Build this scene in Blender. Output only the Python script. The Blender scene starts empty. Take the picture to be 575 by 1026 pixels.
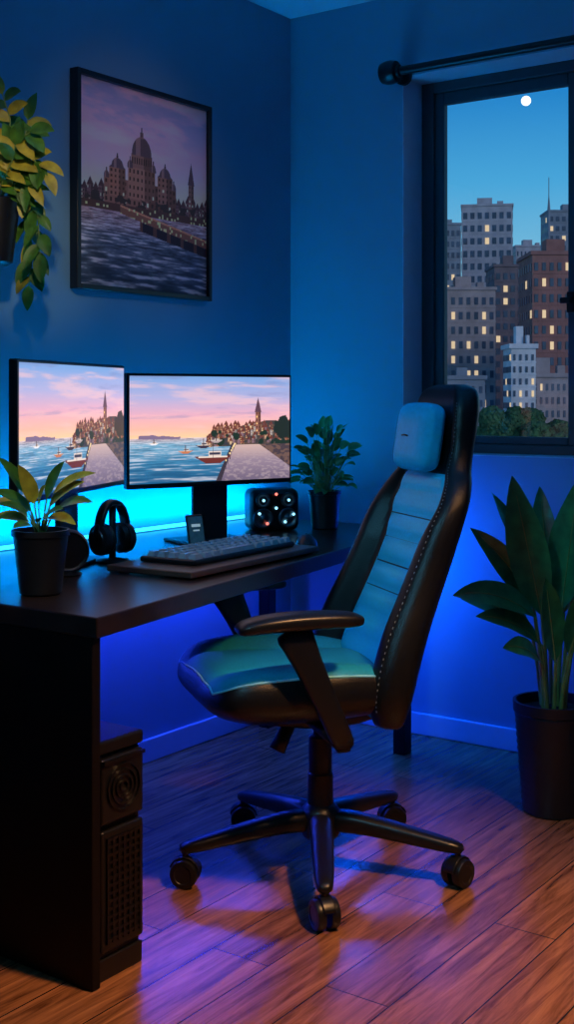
import bpy, bmesh, math, random
import numpy as np
from mathutils import Vector, Matrix
random.seed(7)
S = bpy.context.scene
S.view_settings.view_transform = 'Standard'
COL = S.collection

# ------------------------------------------------------------------ materials
def s2l(c):
    return tuple(((x/255.0)/12.92 if x/255.0 <= .04045 else ((x/255.0+.055)/1.055)**2.4) for x in c)

def mat(name, col, rough=.5, metal=0., noise=.12, nscale=30., bump=.0, bscale=200., coat=0., emis=None, es=0., spec=.5, trans=0.):
    m = bpy.data.materials.new(name); m.use_nodes = True
    nt = m.node_tree; b = nt.nodes['Principled BSDF']
    tc = nt.nodes.new('ShaderNodeTexCoord')
    n = nt.nodes.new('ShaderNodeTexNoise'); n.inputs['Scale'].default_value = nscale; n.inputs['Detail'].default_value = 4
    nt.links.new(tc.outputs['Object'], n.inputs['Vector'])
    r = nt.nodes.new('ShaderNodeValToRGB')
    r.color_ramp.elements[0].position = .3; r.color_ramp.elements[1].position = .7
    r.color_ramp.elements[0].color = tuple(c*(1-noise) for c in col)+(1,)
    r.color_ramp.elements[1].color = tuple(min(1, c*(1+noise)) for c in col)+(1,)
    nt.links.new(n.outputs['Fac'], r.inputs['Fac'])
    nt.links.new(r.outputs['Color'], b.inputs['Base Color'])
    b.inputs['Roughness'].default_value = rough
    b.inputs['Metallic'].default_value = metal
    b.inputs['Coat Weight'].default_value = coat
    b.inputs['Specular IOR Level'].default_value = spec
    if emis:
        b.inputs['Emission Color'].default_value = tuple(emis)+(1,)
        b.inputs['Emission Strength'].default_value = es
    if bump > 0:
        n2 = nt.nodes.new('ShaderNodeTexNoise'); n2.inputs['Scale'].default_value = bscale
        nt.links.new(tc.outputs['Object'], n2.inputs['Vector'])
        bp = nt.nodes.new('ShaderNodeBump'); bp.inputs['Strength'].default_value = bump; bp.inputs['Distance'].default_value = .002
        nt.links.new(n2.outputs['Fac'], bp.inputs['Height'])
        nt.links.new(bp.outputs['Normal'], b.inputs['Normal'])
    return m

M_wall = mat('wall_paint', (.15, .31, .42), .75, noise=.03, nscale=3, bump=.15, bscale=300)
M_reveal = mat('window_reveal_paint', (.35, .60, .75), .6, noise=.02)
M_ceil = mat('ceiling_paint', (.35, .66, .80), .8, noise=.02)
M_base = mat('baseboard_paint', (.40, .55, .68), .5, noise=.02)
M_desk = mat('desk_black_wood', (.024, .014, .011), .28, noise=.35, nscale=12, bump=.1)
M_panel = mat('desk_panel', (.005, .004, .004), .5, noise=.3, nscale=9, spec=.2)
M_blk = mat('black_plastic', (.007, .007, .008), .34, noise=.1, spec=.45)
M_blk2 = mat('charcoal_plastic', (.013, .013, .016), .42, noise=.1, spec=.4)
M_lea = mat('black_leather', (.006, .006, .006), .32, noise=.25, nscale=60, bump=.35, bscale=350, spec=.4)
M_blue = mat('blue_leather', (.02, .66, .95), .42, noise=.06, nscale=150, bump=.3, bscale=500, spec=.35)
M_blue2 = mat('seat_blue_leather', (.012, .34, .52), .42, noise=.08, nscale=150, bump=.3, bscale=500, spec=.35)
M_pill = mat('pillow_blue', (.01, .58, .95), .42, noise=.06, nscale=80, bump=.3, bscale=500, spec=.2)
M_seam = mat('seam_dark_blue', (.005, .06, .10), .6)
M_pipe = mat('piping', (.25, .75, .92), .5)
M_stitch = mat('stitching', (.20, .26, .30), .6)
M_met = mat('dark_metal', (.05, .05, .055), .3, metal=.9)
M_frame = mat('window_frame_paint', (.04, .07, .085), .45, noise=.05)
M_pot = mat('pot_black', (.010, .010, .013), .4, noise=.2, nscale=40)
M_soil = mat('soil', (.02, .013, .01), .95, noise=.5, nscale=120, bump=1., bscale=150)
M_key = mat('keycap', (.30, .36, .42), .4)
M_tray = mat('keyboard_board_wood', (.085, .045, .032), .35, noise=.2)
M_bezel = mat('bezel', (.006, .006, .008), .3)
M_leafd = mat('leaf_dark', (.04, .25, .075), .30, noise=.35, nscale=25, bump=.2, bscale=60)
M_leafg = mat('leaf_green', (.07, .20, .025), .42, noise=.4, nscale=30, bump=.2, bscale=60)
M_leafy = mat('leaf_yellow', (.45, .38, .04), .42, noise=.35, nscale=30)
M_stem = mat('stem', (.22, .30, .08), .5, noise=.2)
M_ledc = mat('led_cyan', (.0, .3, .6), .5, emis=(.02, .50, 1.), es=4)
M_ledb = mat('led_blue', (.0, .05, .5), .5, emis=(.02, .12, 1.), es=4)
M_knob_o = mat('led_dot_red', (.4, .08, .05), .4, emis=(1., .2, .15), es=2.)
M_knob_c = mat('led_dot_white', (.3, .5, .6), .4, emis=(.3, .75, 1.), es=2.)

def floor_mat():
    m = bpy.data.materials.new('wood_planks'); m.use_nodes = True
    nt = m.node_tree; b = nt.nodes['Principled BSDF']; L = nt.links.new
    tc = nt.nodes.new('ShaderNodeTexCoord')
    br = nt.nodes.new('ShaderNodeTexBrick')
    br.offset = .37; br.inputs['Scale'].default_value = 1.
    br.inputs['Brick Width'].default_value = 1.25; br.inputs['Row Height'].default_value = .145
    br.inputs['Mortar Size'].default_value = .0018; br.inputs['Mortar Smooth'].default_value = .2
    br.inputs['Color1'].default_value = (.0, 0, 0, 1); br.inputs['Color2'].default_value = (1, 1, 1, 1)
    br.inputs['Mortar'].default_value = (.5, .5, .5, 1)
    L(tc.outputs['Object'], br.inputs['Vector'])
    mp = nt.nodes.new('ShaderNodeMapping'); mp.inputs['Scale'].default_value = (1.6, 22, 1)
    L(tc.outputs['Object'], mp.inputs['Vector'])
    n = nt.nodes.new('ShaderNodeTexNoise'); n.inputs['Scale'].default_value = 2.2; n.inputs['Detail'].default_value = 8
    n.inputs['Roughness'].default_value = .65; n.inputs['Distortion'].default_value = .9
    L(mp.outputs['Vector'], n.inputs['Vector'])
    r = nt.nodes.new('ShaderNodeValToRGB')
    r.color_ramp.elements[0].position = .34; r.color_ramp.elements[0].color = (.11, .040, .016, 1)
    r.color_ramp.elements[1].position = .68; r.color_ramp.elements[1].color = (.54, .235, .095, 1)
    L(n.outputs['Fac'], r.inputs['Fac'])
    mx = nt.nodes.new('ShaderNodeMix'); mx.data_type = 'RGBA'; mx.blend_type = 'MULTIPLY'
    mx.inputs[0].default_value = .32
    L(r.outputs['Color'], mx.inputs[6]); L(br.outputs['Color'], mx.inputs[7])
    mx2 = nt.nodes.new('ShaderNodeMix'); mx2.data_type = 'RGBA'
    L(br.outputs['Fac'], mx2.inputs[0]); L(mx.outputs[2], mx2.inputs[6]); mx2.inputs[7].default_value = (.03, .014, .008, 1)
    L(mx2.outputs[2], b.inputs['Base Color'])
    b.inputs['Roughness'].default_value = .24
    bp = nt.nodes.new('ShaderNodeBump'); bp.inputs['Strength'].default_value = .2; bp.inputs['Distance'].default_value = .002
    inv = nt.nodes.new('ShaderNodeMath'); inv.operation = 'SUBTRACT'
    L(n.outputs['Fac'], inv.inputs[0]); L(br.outputs['Fac'], inv.inputs[1]); L(inv.outputs[0], bp.inputs['Height'])
    L(bp.outputs['Normal'], b.inputs['Normal'])
    return m
M_floor = floor_mat()

def glass_mat():
    m = bpy.data.materials.new('window_glass'); m.use_nodes = True
    nt = m.node_tree; nt.nodes.clear()
    o = nt.nodes.new('ShaderNodeOutputMaterial'); t = nt.nodes.new('ShaderNodeBsdfTransparent')
    g = nt.nodes.new('ShaderNodeBsdfGlossy'); g.inputs['Roughness'].default_value = .02
    t.inputs['Color'].default_value = (.95, .97, .98, 1)
    f = nt.nodes.new('ShaderNodeFresnel'); f.inputs['IOR'].default_value = 1.3
    x = nt.nodes.new('ShaderNodeMixShader')
    nt.links.new(f.outputs[0], x.inputs[0]); nt.links.new(t.outputs[0], x.inputs[1]); nt.links.new(g.outputs[0], x.inputs[2])
    nt.links.new(x.outputs[0], o.inputs['Surface'])
    return m
M_glass = glass_mat()

def attr_mat(name, emissive):
    m = bpy.data.materials.new(name); m.use_nodes = True
    nt = m.node_tree; b = nt.nodes['Principled BSDF']
    a = nt.nodes.new('ShaderNodeAttribute'); a.attribute_name = 'paint'
    if emissive:
        b.inputs['Base Color'].default_value = (.01, .01, .01, 1)
        nt.links.new(a.outputs['Color'], b.inputs['Emission Color']); b.inputs['Emission Strength'].default_value = emissive
        b.inputs['Roughness'].default_value = .4
    else:
        nt.links.new(a.outputs['Color'], b.inputs['Base Color']); b.inputs['Roughness'].default_value = .45
        b.inputs['Specular IOR Level'].default_value = .2
    return m

# ------------------------------------------------------------------ geometry helpers
def mk(name, bm, mats, parent=None, loc=(0, 0, 0), rot=(0, 0, 0), smooth=False, bevel=0, bseg=3, subsurf=0, recalc=True):
    if recalc: bmesh.ops.recalc_face_normals(bm, faces=bm.faces)
    me = bpy.data.meshes.new(name); bm.to_mesh(me); bm.free()
    for m in (mats if isinstance(mats, (list, tuple)) else [mats]): me.materials.append(m)
    if smooth:
        for p in me.polygons: p.use_smooth = True
    o = bpy.data.objects.new(name, me); COL.objects.link(o)
    o.location = loc; o.rotation_euler = rot
    if parent: o.parent = parent
    if bevel:
        md = o.modifiers.new('bev', 'BEVEL'); md.width = bevel; md.segments = bseg; md.limit_method = 'ANGLE'; md.angle_limit = .6
    if subsurf:
        md = o.modifiers.new('sub', 'SUBSURF'); md.levels = subsurf; md.render_levels = subsurf
    return o

def empty(name, loc=(0, 0, 0), rz=0):
    e = bpy.data.objects.new(name, None); COL.objects.link(e); e.location = loc; e.rotation_euler = (0, 0, rz)
    e.empty_display_size = .1
    return e

def bbox(bm, x0, x1, y0, y1, z0, z1, mi=0):
    vs = [bm.verts.new((x, y, z)) for x in (x0, x1) for y in (y0, y1) for z in (z0, z1)]
    for f in ((0, 1, 3, 2), (4, 6, 7, 5), (0, 4, 5, 1), (2, 3, 7, 6), (0, 2, 6, 4), (1, 5, 7, 3)):
        bm.faces.new([vs[i] for i in f]).material_index = mi
    return vs

def box(name, x0, x1, y0, y1, z0, z1, m, parent=None, bevel=0, loc=(0, 0, 0), rot=(0, 0, 0), bseg=3, smooth=False):
    bm = bmesh.new(); bbox(bm, x0, x1, y0, y1, z0, z1)
    return mk(name, bm, m, parent, loc, rot, bevel=bevel, bseg=bseg, smooth=smooth)

def lathe_bm(bm, prof, n=40, c=(0, 0, 0), axis='Z', mi=0, ribs=0, ramp=0):
    rings = []
    for (r, z) in prof:
        ring = []
        for i in range(n):
            a = 2*math.pi*i/n
            rr = r*(1+(ramp*math.cos(a*ribs) if ribs else 0))
            if axis == 'Z': p = (c[0]+rr*math.cos(a), c[1]+rr*math.sin(a), c[2]+z)
            elif axis == 'Y': p = (c[0]+rr*math.cos(a), c[1]+z, c[2]+rr*math.sin(a))
            else: p = (c[0]+z, c[1]+rr*math.cos(a), c[2]+rr*math.sin(a))
            ring.append(bm.verts.new(p))
        rings.append(ring)
    for a, b in zip(rings, rings[1:]):
        for i in range(n):
            bm.faces.new((a[i], a[(i+1) % n], b[(i+1) % n], b[i])).material_index = mi
    bm.faces.new(rings[0][::-1]).material_index = mi
    bm.faces.new(rings[-1]).material_index = mi

def lathe(name, prof, m, parent=None, n=40, loc=(0, 0, 0), rot=(0, 0, 0), axis='Z', smooth=True, ribs=0, ramp=0, c=(0, 0, 0)):
    bm = bmesh.new(); lathe_bm(bm, prof, n, c, axis, 0, ribs, ramp)
    o = mk(name, bm, m, parent, loc, rot, smooth=smooth)
    md = o.modifiers.new('es', 'EDGE_SPLIT'); md.split_angle = .7
    return o

def sweep_bm(bm, pts, sizes, side=None, n=16, power=3.5, mi=0):
    pts = [Vector(p) for p in pts]; rings = []
    for i, p in enumerate(pts):
        t = (pts[min(i+1, len(pts)-1)]-pts[max(i-1, 0)]).normalized()
        s = Vector(side) if side is not None else (t.cross(Vector((0, 0, 1))) if abs(t.z) < .95 else Vector((1, 0, 0)))
        s = (s - t*s.dot(t)).normalized(); u = t.cross(s)
        w, h = sizes[i] if isinstance(sizes, list) else sizes
        ring = []
        for k in range(n):
            a = 2*math.pi*(k+.5)/n; ca, sa = math.cos(a), math.sin(a)
            x = math.copysign(abs(ca)**(2/power), ca)*w/2; y = math.copysign(abs(sa)**(2/power), sa)*h/2
            ring.append(bm.verts.new(p+s*x+u*y))
        rings.append(ring)
    for a, b in zip(rings, rings[1:]):
        for i in range(n):
            bm.faces.new((a[i], a[(i+1) % n], b[(i+1) % n], b[i])).material_index = mi
    bm.faces.new(rings[0][::-1]).material_index = mi; bm.faces.new(rings[-1]).material_index = mi

def sweep(name, pts, sizes, m, parent=None, side=None, n=16, power=3.5, loc=(0, 0, 0), rot=(0, 0, 0), subsurf=0):
    bm = bmesh.new(); sweep_bm(bm, pts, sizes, side, n, power)
    return mk(name, bm, m, parent, loc, rot, smooth=True, subsurf=subsurf)

def tube_bm(bm, pts, r0, r1=None, n=8, mi=0):
    r1 = r0 if r1 is None else r1; k = len(pts)-1
    sweep_bm(bm, pts, [(2*(r0+(r1-r0)*i/k), 2*(r0+(r1-r0)*i/k)) for i in range(k+1)], None, n, 2., mi)

def bez(a, b, c, n=8):
    a, b, c = Vector(a), Vector(b), Vector(c)
    return [a*(1-t)**2+b*2*t*(1-t)+c*t*t for t in [i/n for i in range(n+1)]]

def leaf_bm(bm, p, d, n, L, W, droop=.3, fold=.25, seg=9, mi=0, twist=0., wave=0., peak=.75):
    p = Vector(p); d = Vector(d).normalized(); n = Vector(n); n = (n-d*n.dot(d)).normalized()
    rows = []
    pos = p.copy(); cd = d.copy()
    for i in range(seg+1):
        t = i/seg
        cn = (n-cd*n.dot(cd)).normalized()
        s = cd.cross(cn).normalized()
        if twist:
            R = Matrix.Rotation(twist*t, 3, cd); s = R @ s; cn = R @ cn
        w = W*.5*(math.sin(math.pi*min(1, t**peak))**.8 if 0 < t < 1 else 0.02)
        wv = wave*W*math.sin(t*14)
        r = [bm.verts.new(pos - s*w + cn*(fold*w+wv)), bm.verts.new(pos - s*w*.5 + cn*(fold*w*.35)), bm.verts.new(pos),
             bm.verts.new(pos + s*w*.5 + cn*(fold*w*.35)), bm.verts.new(pos + s*w + cn*(fold*w-wv))]
        rows.append(r)
        cd = (cd + Vector((0, 0, -1))*droop*2.0/seg).normalized()
        pos = pos + cd*(L/seg)
    for a, b in zip(rows, rows[1:]):
        for k in range(4):
            f = bm.faces.new((a[k], a[k+1], b[k+1], b[k])); f.material_index = mi; f.smooth = True

TH = math.radians(35.57)
FW = Vector((math.cos(TH), math.sin(TH), 0)); RT = Vector((math.sin(TH), -math.cos(TH), 0)); UP = Vector((0, 0, 1))
def ax(r, d, z): return RT*r+FW*d+UP*z

# ------------------------------------------------------------------ room shell
X0, Y0, H = -4.7, -3.9, 2.6
box('floor', X0-.2, .2, Y0-.2, .2, -.1, 0, M_floor)
box('ceiling', X0-.2, .2, Y0-.2, .2, H, H+.1, M_ceil)
box('wall_back', X0-.2, .0, 0, .2, 0, H, M_wall)
box('wall_left', X0-.2, X0, Y0, 0, 0, H, M_wall)
box('wall_front', X0-.2, .0, Y0-.2, Y0, 0, H, M_wall)
WY0, WY1, WZ0, WZ1 = -1.80, -.485, .978, 2.31
bm = bmesh.new()
bbox(bm, 0, .2, WY1, .2, 0, H); bbox(bm, 0, .2, Y0-.2, WY0, 0, H)
bbox(bm, 0, .2, WY0, WY1, 0, WZ0); bbox(bm, 0, .2, WY0, WY1, WZ1, H)
mk('wall_right', bm, M_wall)
box('baseboard_back', X0, -.014, -.014, 0, 0, .075, M_base, bevel=.004)
box('baseboard_right', -.014, 0, Y0, 0, 0, .075, M_base, bevel=.004)
bm = bmesh.new()
bbox(bm, .001, .134, WY1-.003, WY1, WZ0, WZ1); bbox(bm, .001, .134, WY0, WY0+.003, WZ0, WZ1)
bbox(bm, .001, .134, WY0+.003, WY1-.003, WZ1-.003, WZ1); bbox(bm, .001, .134, WY0+.003, WY1-.003, WZ0, WZ0+.003)
mk('trim_1', bm, M_reveal)

# window
win = empty('window_1', (0, 0, 0))
fx0, fx1 = .135, .185
bm = bmesh.new()
e = .001
bbox(bm, fx0, fx1, WY1-.05, WY1-e, WZ0+e, WZ1-e); bbox(bm, fx0, fx1, WY0+e, WY0+.05, WZ0+e, WZ1-e)
bbox(bm, fx0, fx1, WY0+.05, WY1-.05, WZ0+e, WZ0+.035); bbox(bm, fx0, fx1, WY0+.05, WY1-.05, WZ1-.04, WZ1-e)
mk('outer_frame', bm, M_frame, win, bevel=.004)
mid = -1.075
bm = bmesh.new()
for (a, b_) in ((WY1-.05, mid+.004), (mid-.004, WY0+.05)):
    bbox(bm, fx0+.012, fx1-.008, a-.036, a, WZ0+.035, WZ1-.04); bbox(bm, fx0+.012, fx1-.008, b_, b_+.030, WZ0+.035, WZ1-.04)
    bbox(bm, fx0+.012, fx1-.008, b_+.03, a-.036, WZ0+.035, WZ0+.062); bbox(bm, fx0+.012, fx1-.008, b_+.03, a-.036, WZ1-.082, WZ1-.04)
mk('sashes', bm, M_frame, win, bevel=.004)
box('glass', .158, .161, WY0+.05, WY1-.05, WZ0+.04, WZ1-.045, M_glass, win)
bm = bmesh.new(); bbox(bm, .118, .147, -1.073, -1.047, 1.46, 1.53); bbox(bm, .10, .118, -1.068, -1.03, 1.49, 1.51)
mk('handle', bm, M_blk, win, bevel=.004)

# curtain rod
rod = empty('curtain_rod', (-.085, -.055, 2.305))
lathe('pole', [(.015, -2.0), (.015, -.47)], M_blk, rod, axis='Y')
lathe('finial', [(.016, -.475), (.022, -.47), (.022, -.462), (.036, -.458), (.041, -.44), (.041, -.42), (.036, -.402), (.012, -.398)], M_blk, rod, axis='Y')
lathe('bracket', [(.012, 0), (.012, .065), (.03, .066), (.03, .084)], M_blk, rod, axis='X', c=(0, -.44, 0))
lathe('bracket_far', [(.012, 0), (.012, .065), (.03, .066), (.03, .084)], M_blk, rod, axis='X', c=(0, -1.9, 0))

# ------------------------------------------------------------------ painted flat images
def stops(V, st):
    st = sorted(st); xs = [s[0] for s in st]
    return np.stack([np.interp(V, xs, [s2l(s[1])[k] for s in st]) for k in range(3)], -1)
def put(C, mask, col, a=1.0):
    c = np.array(s2l(col)); mk_ = (np.asarray(mask, float)*a)[..., None]; return C*(1-mk_)+c*mk_
def hsh(a, b):
    v = np.sin(a*127.1+b*311.7)*43758.5453; return v-np.floor(v)
def vn(x, y):
    xi, yi = np.floor(x), np.floor(y); fx, fy = x-xi, y-yi; fx = fx*fx*(3-2*fx); fy = fy*fy*(3-2*fy)
    return (hsh(xi, yi)*(1-fx)+hsh(xi+1, yi)*fx)*(1-fy)+(hsh(xi, yi+1)*(1-fx)+hsh(xi+1, yi+1)*fx)*fy
def fbm(x, y, o=4):
    r = 0; a = .5; t = 0
    for i in range(o): r = r+a*vn(x+i*7.3, y+i*3.1); t += a; x = x*2.03; y = y*2.03; a *= .55
    return r/t
def sm(a, b, x):
    t = np.clip((x-a)/(b-a), 0, 1); return t*t*(3-2*t)
def block(C, U, V, a, b, c, d, col, roof=None, lit=.2, rs=0, nx=4, ny=4):
    m = (U > a) & (U < b) & (V > c) & (V < d)
    C = put(C, m, col)
    C = put(C, m & (U > a+(b-a)*.6), tuple(x*.72 for x in col))
    iu = (U-a)/(b-a)*nx; iv = (V-c)/(d-c)*ny
    w = m & ((iu % 1) > .3) & ((iu % 1) < .72) & ((iv % 1) > .3) & ((iv % 1) < .75)
    h = hsh(np.floor(iu)+rs, np.floor(iv)+rs*1.7)
    C = put(C, w, tuple(x*.45 for x in col)); C = put(C, w & (h < lit), (255, 205, 130))
    if roof is not None:
        rf = (V >= d) & (V < d+.025*(1-np.abs((U-(a+b)/2)/((b-a)/2+.002)))*1.6) & (U > a-.003) & (U < b+.003)
        C = put(C, rf, roof)
    return C
def harbor(U, V):
    C = stops(V, [(0, (255, 200, 165)), (.42, (255, 208, 160)), (.50, (254, 188, 165)), (.64, (232, 175, 195)), (.80, (176, 176, 220)), (1, (120, 165, 222))])
    cl = sm(.48, .75, fbm(U*3+V*2, V*13, 5))*(V > .45)
    C = put(C, cl, (255, 200, 196), .5)
    cl = sm(.55, .8, fbm(U*4+9, V*18+4, 5))*(V > .6); C = put(C, cl, (130, 135, 185), .4)
    sea = V < .42
    Cs = stops(V, [(0, (34, 92, 136)), (.2, (66, 134, 176)), (.36, (125, 175, 205)), (.42, (220, 190, 190))])
    C = np.where(sea[..., None], Cs, C)
    dp = 1/(.47-np.minimum(V, .42))
    r = fbm(U*5*dp*.35, dp*9, 4)
    C = put(C, sm(.52, .72, r)*sea, (225, 225, 235), .65); C = put(C, sm(.50, .3, r)*sea, (18, 66, 108), .5)
    isl = (V > .41) & (V < .425+.03*vn(U*30, V*0)) & (U > .05) & (U < .3); C = put(C, isl, (130, 110, 140))
    hill = (U > .46) & (V < .44+.13*sm(.46, .85, U)+.03*(fbm(U*18, U*0+3)-.5)) & (V > .33)
    C = put(C, hill, (62, 62, 66)); C = put(C, hill & (fbm(U*40, V*40) > .52), (92, 74, 66))
    rn = random.Random(4); pal = [(176, 120, 98), (206, 160, 130), (150, 92, 78), (190, 175, 170), (120, 84, 84), (222, 186, 150), (140, 110, 120)]
    for row in range(5):
        yb = .50-row*.036
        for i in range(22):
            u0 = .50+row*-.012+i*.0245+rn.uniform(-.006, .006); hh = rn.uniform(.03, .06)
            yy = yb-.05*max(0, .72-u0)*2.5
            if u0 < 1.0 and rn.random() < .8: C = block(C, U, V, u0, u0+rn.uniform(.016, .028), yy, yy+hh, rn.choice(pal), (110, 60, 52), .22, i, 3, 3)
    for i in range(26):
        cu, cv = rn.uniform(.5, 1.), rn.uniform(.34, .47); rr = rn.uniform(.01, .022)
        C = put(C, ((U-cu)/rr)**2+((V-cv)/(rr*1.5))**2 < .6+.8*fbm(U*90, V*90), (34, 52, 44))
    C = block(C, U, V, .772, .806, .46, .66, (150, 98, 84), None, .3, 3, 2, 6)
    C = put(C, (np.abs(U-.789) < .02*(.80-V)/.13) & (V >= .655) & (V < .80), (96, 66, 80))
    C = put(C, ((U-.955)/.06)**2+((V-.50)/.11)**2 < .5+1.*fbm(U*50, V*50), (36, 46, 44))
    ed = .62-(.34-V)*.25; ed2 = .80+(.34-V)*.9
    road = (V < .345) & (U > ed)
    C = np.where(road[..., None], stops(V, [(0, (112, 98, 122)), (.2, (152, 132, 150)), (.34, (210, 176, 168))]), C)
    C = put(C, road & (fbm(U*50, dp*10) > .55), (190, 168, 172), .4)
    C = put(C, road & (U > ed2), (74, 62, 70)); C = put(C, road & (U > ed2) & (fbm(U*40, V*60) > .5), (112, 86, 80))
    C = put(C, (V < .36) & (np.abs(U-ed) < .006+.03*(.36-V)), (62, 54, 66))
    for i in range(9):
        cv = .33-i*i*.0035; s = (.40-cv)*.30; uu = .62-(.34-cv)*.25+.02
        C = put(C, (np.abs(U-uu) < .002) & (V > cv) & (V < cv+s), (50, 44, 56)); C = put(C, ((U-uu)/.005)**2+((V-cv-s)/.009)**2 < 1, (255, 222, 160))
    for (bu, bv, s, c) in ((.50, .22, 1.15, (112, 50, 44)), (.44, .34, .5, (60, 50, 66)), (.52, .385, .4, (180, 160, 160)), (.14, .37, .3, (240, 235, 240)), (.33, .29, .45, (200, 120, 80))):
        C = put(C, (np.abs(U-bu) < .085*s*(1+(V-bv)/(.08*s))) & (V > bv-.045*s) & (V < bv+.015*s), c)
        C = put(C, (np.abs(U-bu) < .08*s) & (V > bv+.006*s) & (V < bv+.016*s), (235, 215, 200))
        C = put(C, (np.abs(U-bu-.01*s) < .035*s) & (V >= bv+.015*s) & (V < bv+.06*s), (225, 205, 195))
        C = put(C, (np.abs(U-bu-.01*s) < .03*s) & (V >= bv+.028*s) & (V < bv+.048*s), (60, 60, 80))
        C = put(C, (np.abs(U-bu) < .0025) & (V >= bv) & (V < bv+.14*s), (80, 60, 66))
    return C
def cathedral(U, V):
    C = stops(V, [(0, (60, 60, 80)), (.42, (225, 150, 130)), (.50, (190, 136, 134)), (.62, (148, 122, 142)), (.8, (112, 106, 136)), (1, (86, 92, 126))])
    C = put(C, sm(.45, .75, fbm(U*2+V, V*8, 5))*(V > .45), (205, 148, 150), .4)
    sea = V < .42
    Cs = stops(V, [(0, (32, 46, 66)), (.25, (60, 78, 104)), (.42, (122, 108, 122))]); C = np.where(sea[..., None], Cs, C)
    dp = 1/(.50-np.minimum(V, .42)); r = fbm(U*7*dp*.4, dp*10, 4)
    C = put(C, sm(.5, .72, r)*sea, (140, 156, 182), .6); C = put(C, sm(.5, .28, r)*sea, (14, 22, 38), .7)
    B = (104, 78, 70)
    rn = random.Random(9)
    for i in range(26):
        a = -.02+i*.04; h = .44+rn.uniform(.01, .05); C = block(C, U, V, a, a+.045, .40, h, rn.choice([(74, 60, 66), (84, 68, 70), (64, 52, 58)]), (50, 38, 44), .25, i, 4, 3)
    C = block(C, U, V, .18, .74, .41, .54, (92, 70, 66), None, .12, 1, 16, 3)
    C = block(C, U, V, .22, .34, .45, .59, (100, 76, 70), (54, 44, 52), .12, 2, 4, 5)
    C = block(C, U, V, .59, .71, .45, .59, (92, 70, 66), (54, 44, 52), .12, 5, 4, 5)
    C = block(C, U, V, .36, .57, .45, .61, (104, 80, 74), (54, 44, 52), .1, 6, 7, 4)
    C = block(C, U, V, .385, .545, .61, .68, (92, 72, 70), None, .0, 7, 9, 1)
    def dome(cu, cv, ru, rv):
        nonlocal C
        m = (((U-cu)/ru)**2+((V-cv)/rv)**2 < 1) & (V > cv-.005); C = put(C, m, (58, 50, 60))
        C = put(C, m & ((U-cu)/ru < -.15) & ((U-cu)/ru > -.6), (104, 84, 88), .7)
        C = put(C, (np.abs(U-cu) < ru*.16) & (V > cv+rv*.9) & (V < cv+rv*1.25), (80, 64, 68)); C = put(C, (np.abs(U-cu) < .004) & (V > cv+rv) & (V < cv+rv*1.5), (44, 36, 44))
    dome(.465, .68, .076, .092)
    for cu in (.28, .65): dome(cu, .595, .045, .045)
    for cu in (.375, .555): dome(cu, .61, .022, .035)
    for cu in (.20, .72): dome(cu, .54, .020, .03)
    C = block(C, U, V, .845, .89, .41, .58, (84, 64, 64), None, .2, 8, 2, 7)
    C = put(C, (np.abs(U-.8675) < .028*(.70-V)/.12) & (V >= .58) & (V < .70), (58, 46, 54))
    tr = (V < .44+.03*fbm(U*20, U*0)) & (V > .40) & (fbm(U*25, V*25) > .5); C = put(C, tr, (38, 36, 38))
    q = (V > .375) & (V < .412); C = put(C, q, (54, 42, 42))
    sl = .39-(U-.30)*.16
    br = (np.abs(V-sl) < .022) & (U > .30); C = put(C, br, (84, 62, 56)); C = put(C, br & (V > sl+.012), (130, 98, 82))
    ar = (V < sl-.022) & (V > sl-.07) & (U > .45) & ((U*9) % 1 > .25); C = put(C, (V < sl-.022) & (V > sl-.07) & (U > .45), (60, 46, 46)); C = put(C, ar, (26, 26, 38))
    g = hsh(np.floor(U*80), np.floor(V*70)); C = put(C, ((q | br) & (g > .86)), (255, 190, 110))
    return np.clip(C*np.array([4.4, 3.3, 2.4]), 0, .92)
def painted(name, W, Hh, nx, ny, fn, m, parent, loc=(0, 0, 0)):
    us, vs = np.meshgrid(np.linspace(0, 1, nx+1), np.linspace(0, 1, ny+1))
    co = np.zeros(((nx+1)*(ny+1), 3)); co[:, 0] = (us.ravel()-.5)*W; co[:, 2] = (vs.ravel()-.5)*Hh
    i = (np.arange(ny)[:, None]*(nx+1)+np.arange(nx)[None, :]).ravel()
    faces = np.stack([i, i+1, i+nx+2, i+nx+1], -1)
    me = bpy.data.meshes.new(name); me.from_pydata(co.tolist(), [], faces.tolist())
    c = np.ones((len(co), 4)); c[:, :3] = np.clip(fn(us, vs), 0, 1).reshape(-1, 3)
    a = me.color_attributes.new('paint', 'FLOAT_COLOR', 'POINT'); a.data.foreach_set('color', c.astype(np.float32).ravel())
    me.materials.append(m); o = bpy.data.objects.new(name, me); COL.objects.link(o); o.parent = parent; o.location = loc
    return o

M_print = attr_mat('poster_print', 0); M_screen = attr_mat('screen_image', 1.1)
pic = empty('framed_picture', (-.828, -.018, 1.834))
fw, fh, ft = .636, .662, .016
bm = bmesh.new()
bbox(bm, -fw/2, -fw/2+ft, -.018, .016, -fh/2, fh/2); bbox(bm, fw/2-ft, fw/2, -.018, .016, -fh/2, fh/2)
bbox(bm, -fw/2+ft, fw/2-ft, -.018, .016, fh/2-ft, fh/2); bbox(bm, -fw/2+ft, fw/2-ft, -.018, .016, -fh/2, -fh/2+ft)
mk('frame', bm, M_bezel, pic, bevel=.002)
box('backing', -fw/2+.01, fw/2-.01, .0, .014, -fh/2+.01, fh/2-.01, M_bezel, pic)
painted('print', fw-2*ft, fh-2*ft, 340, 340, cathedral, M_print, pic, (0, -.004, 0))

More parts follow.
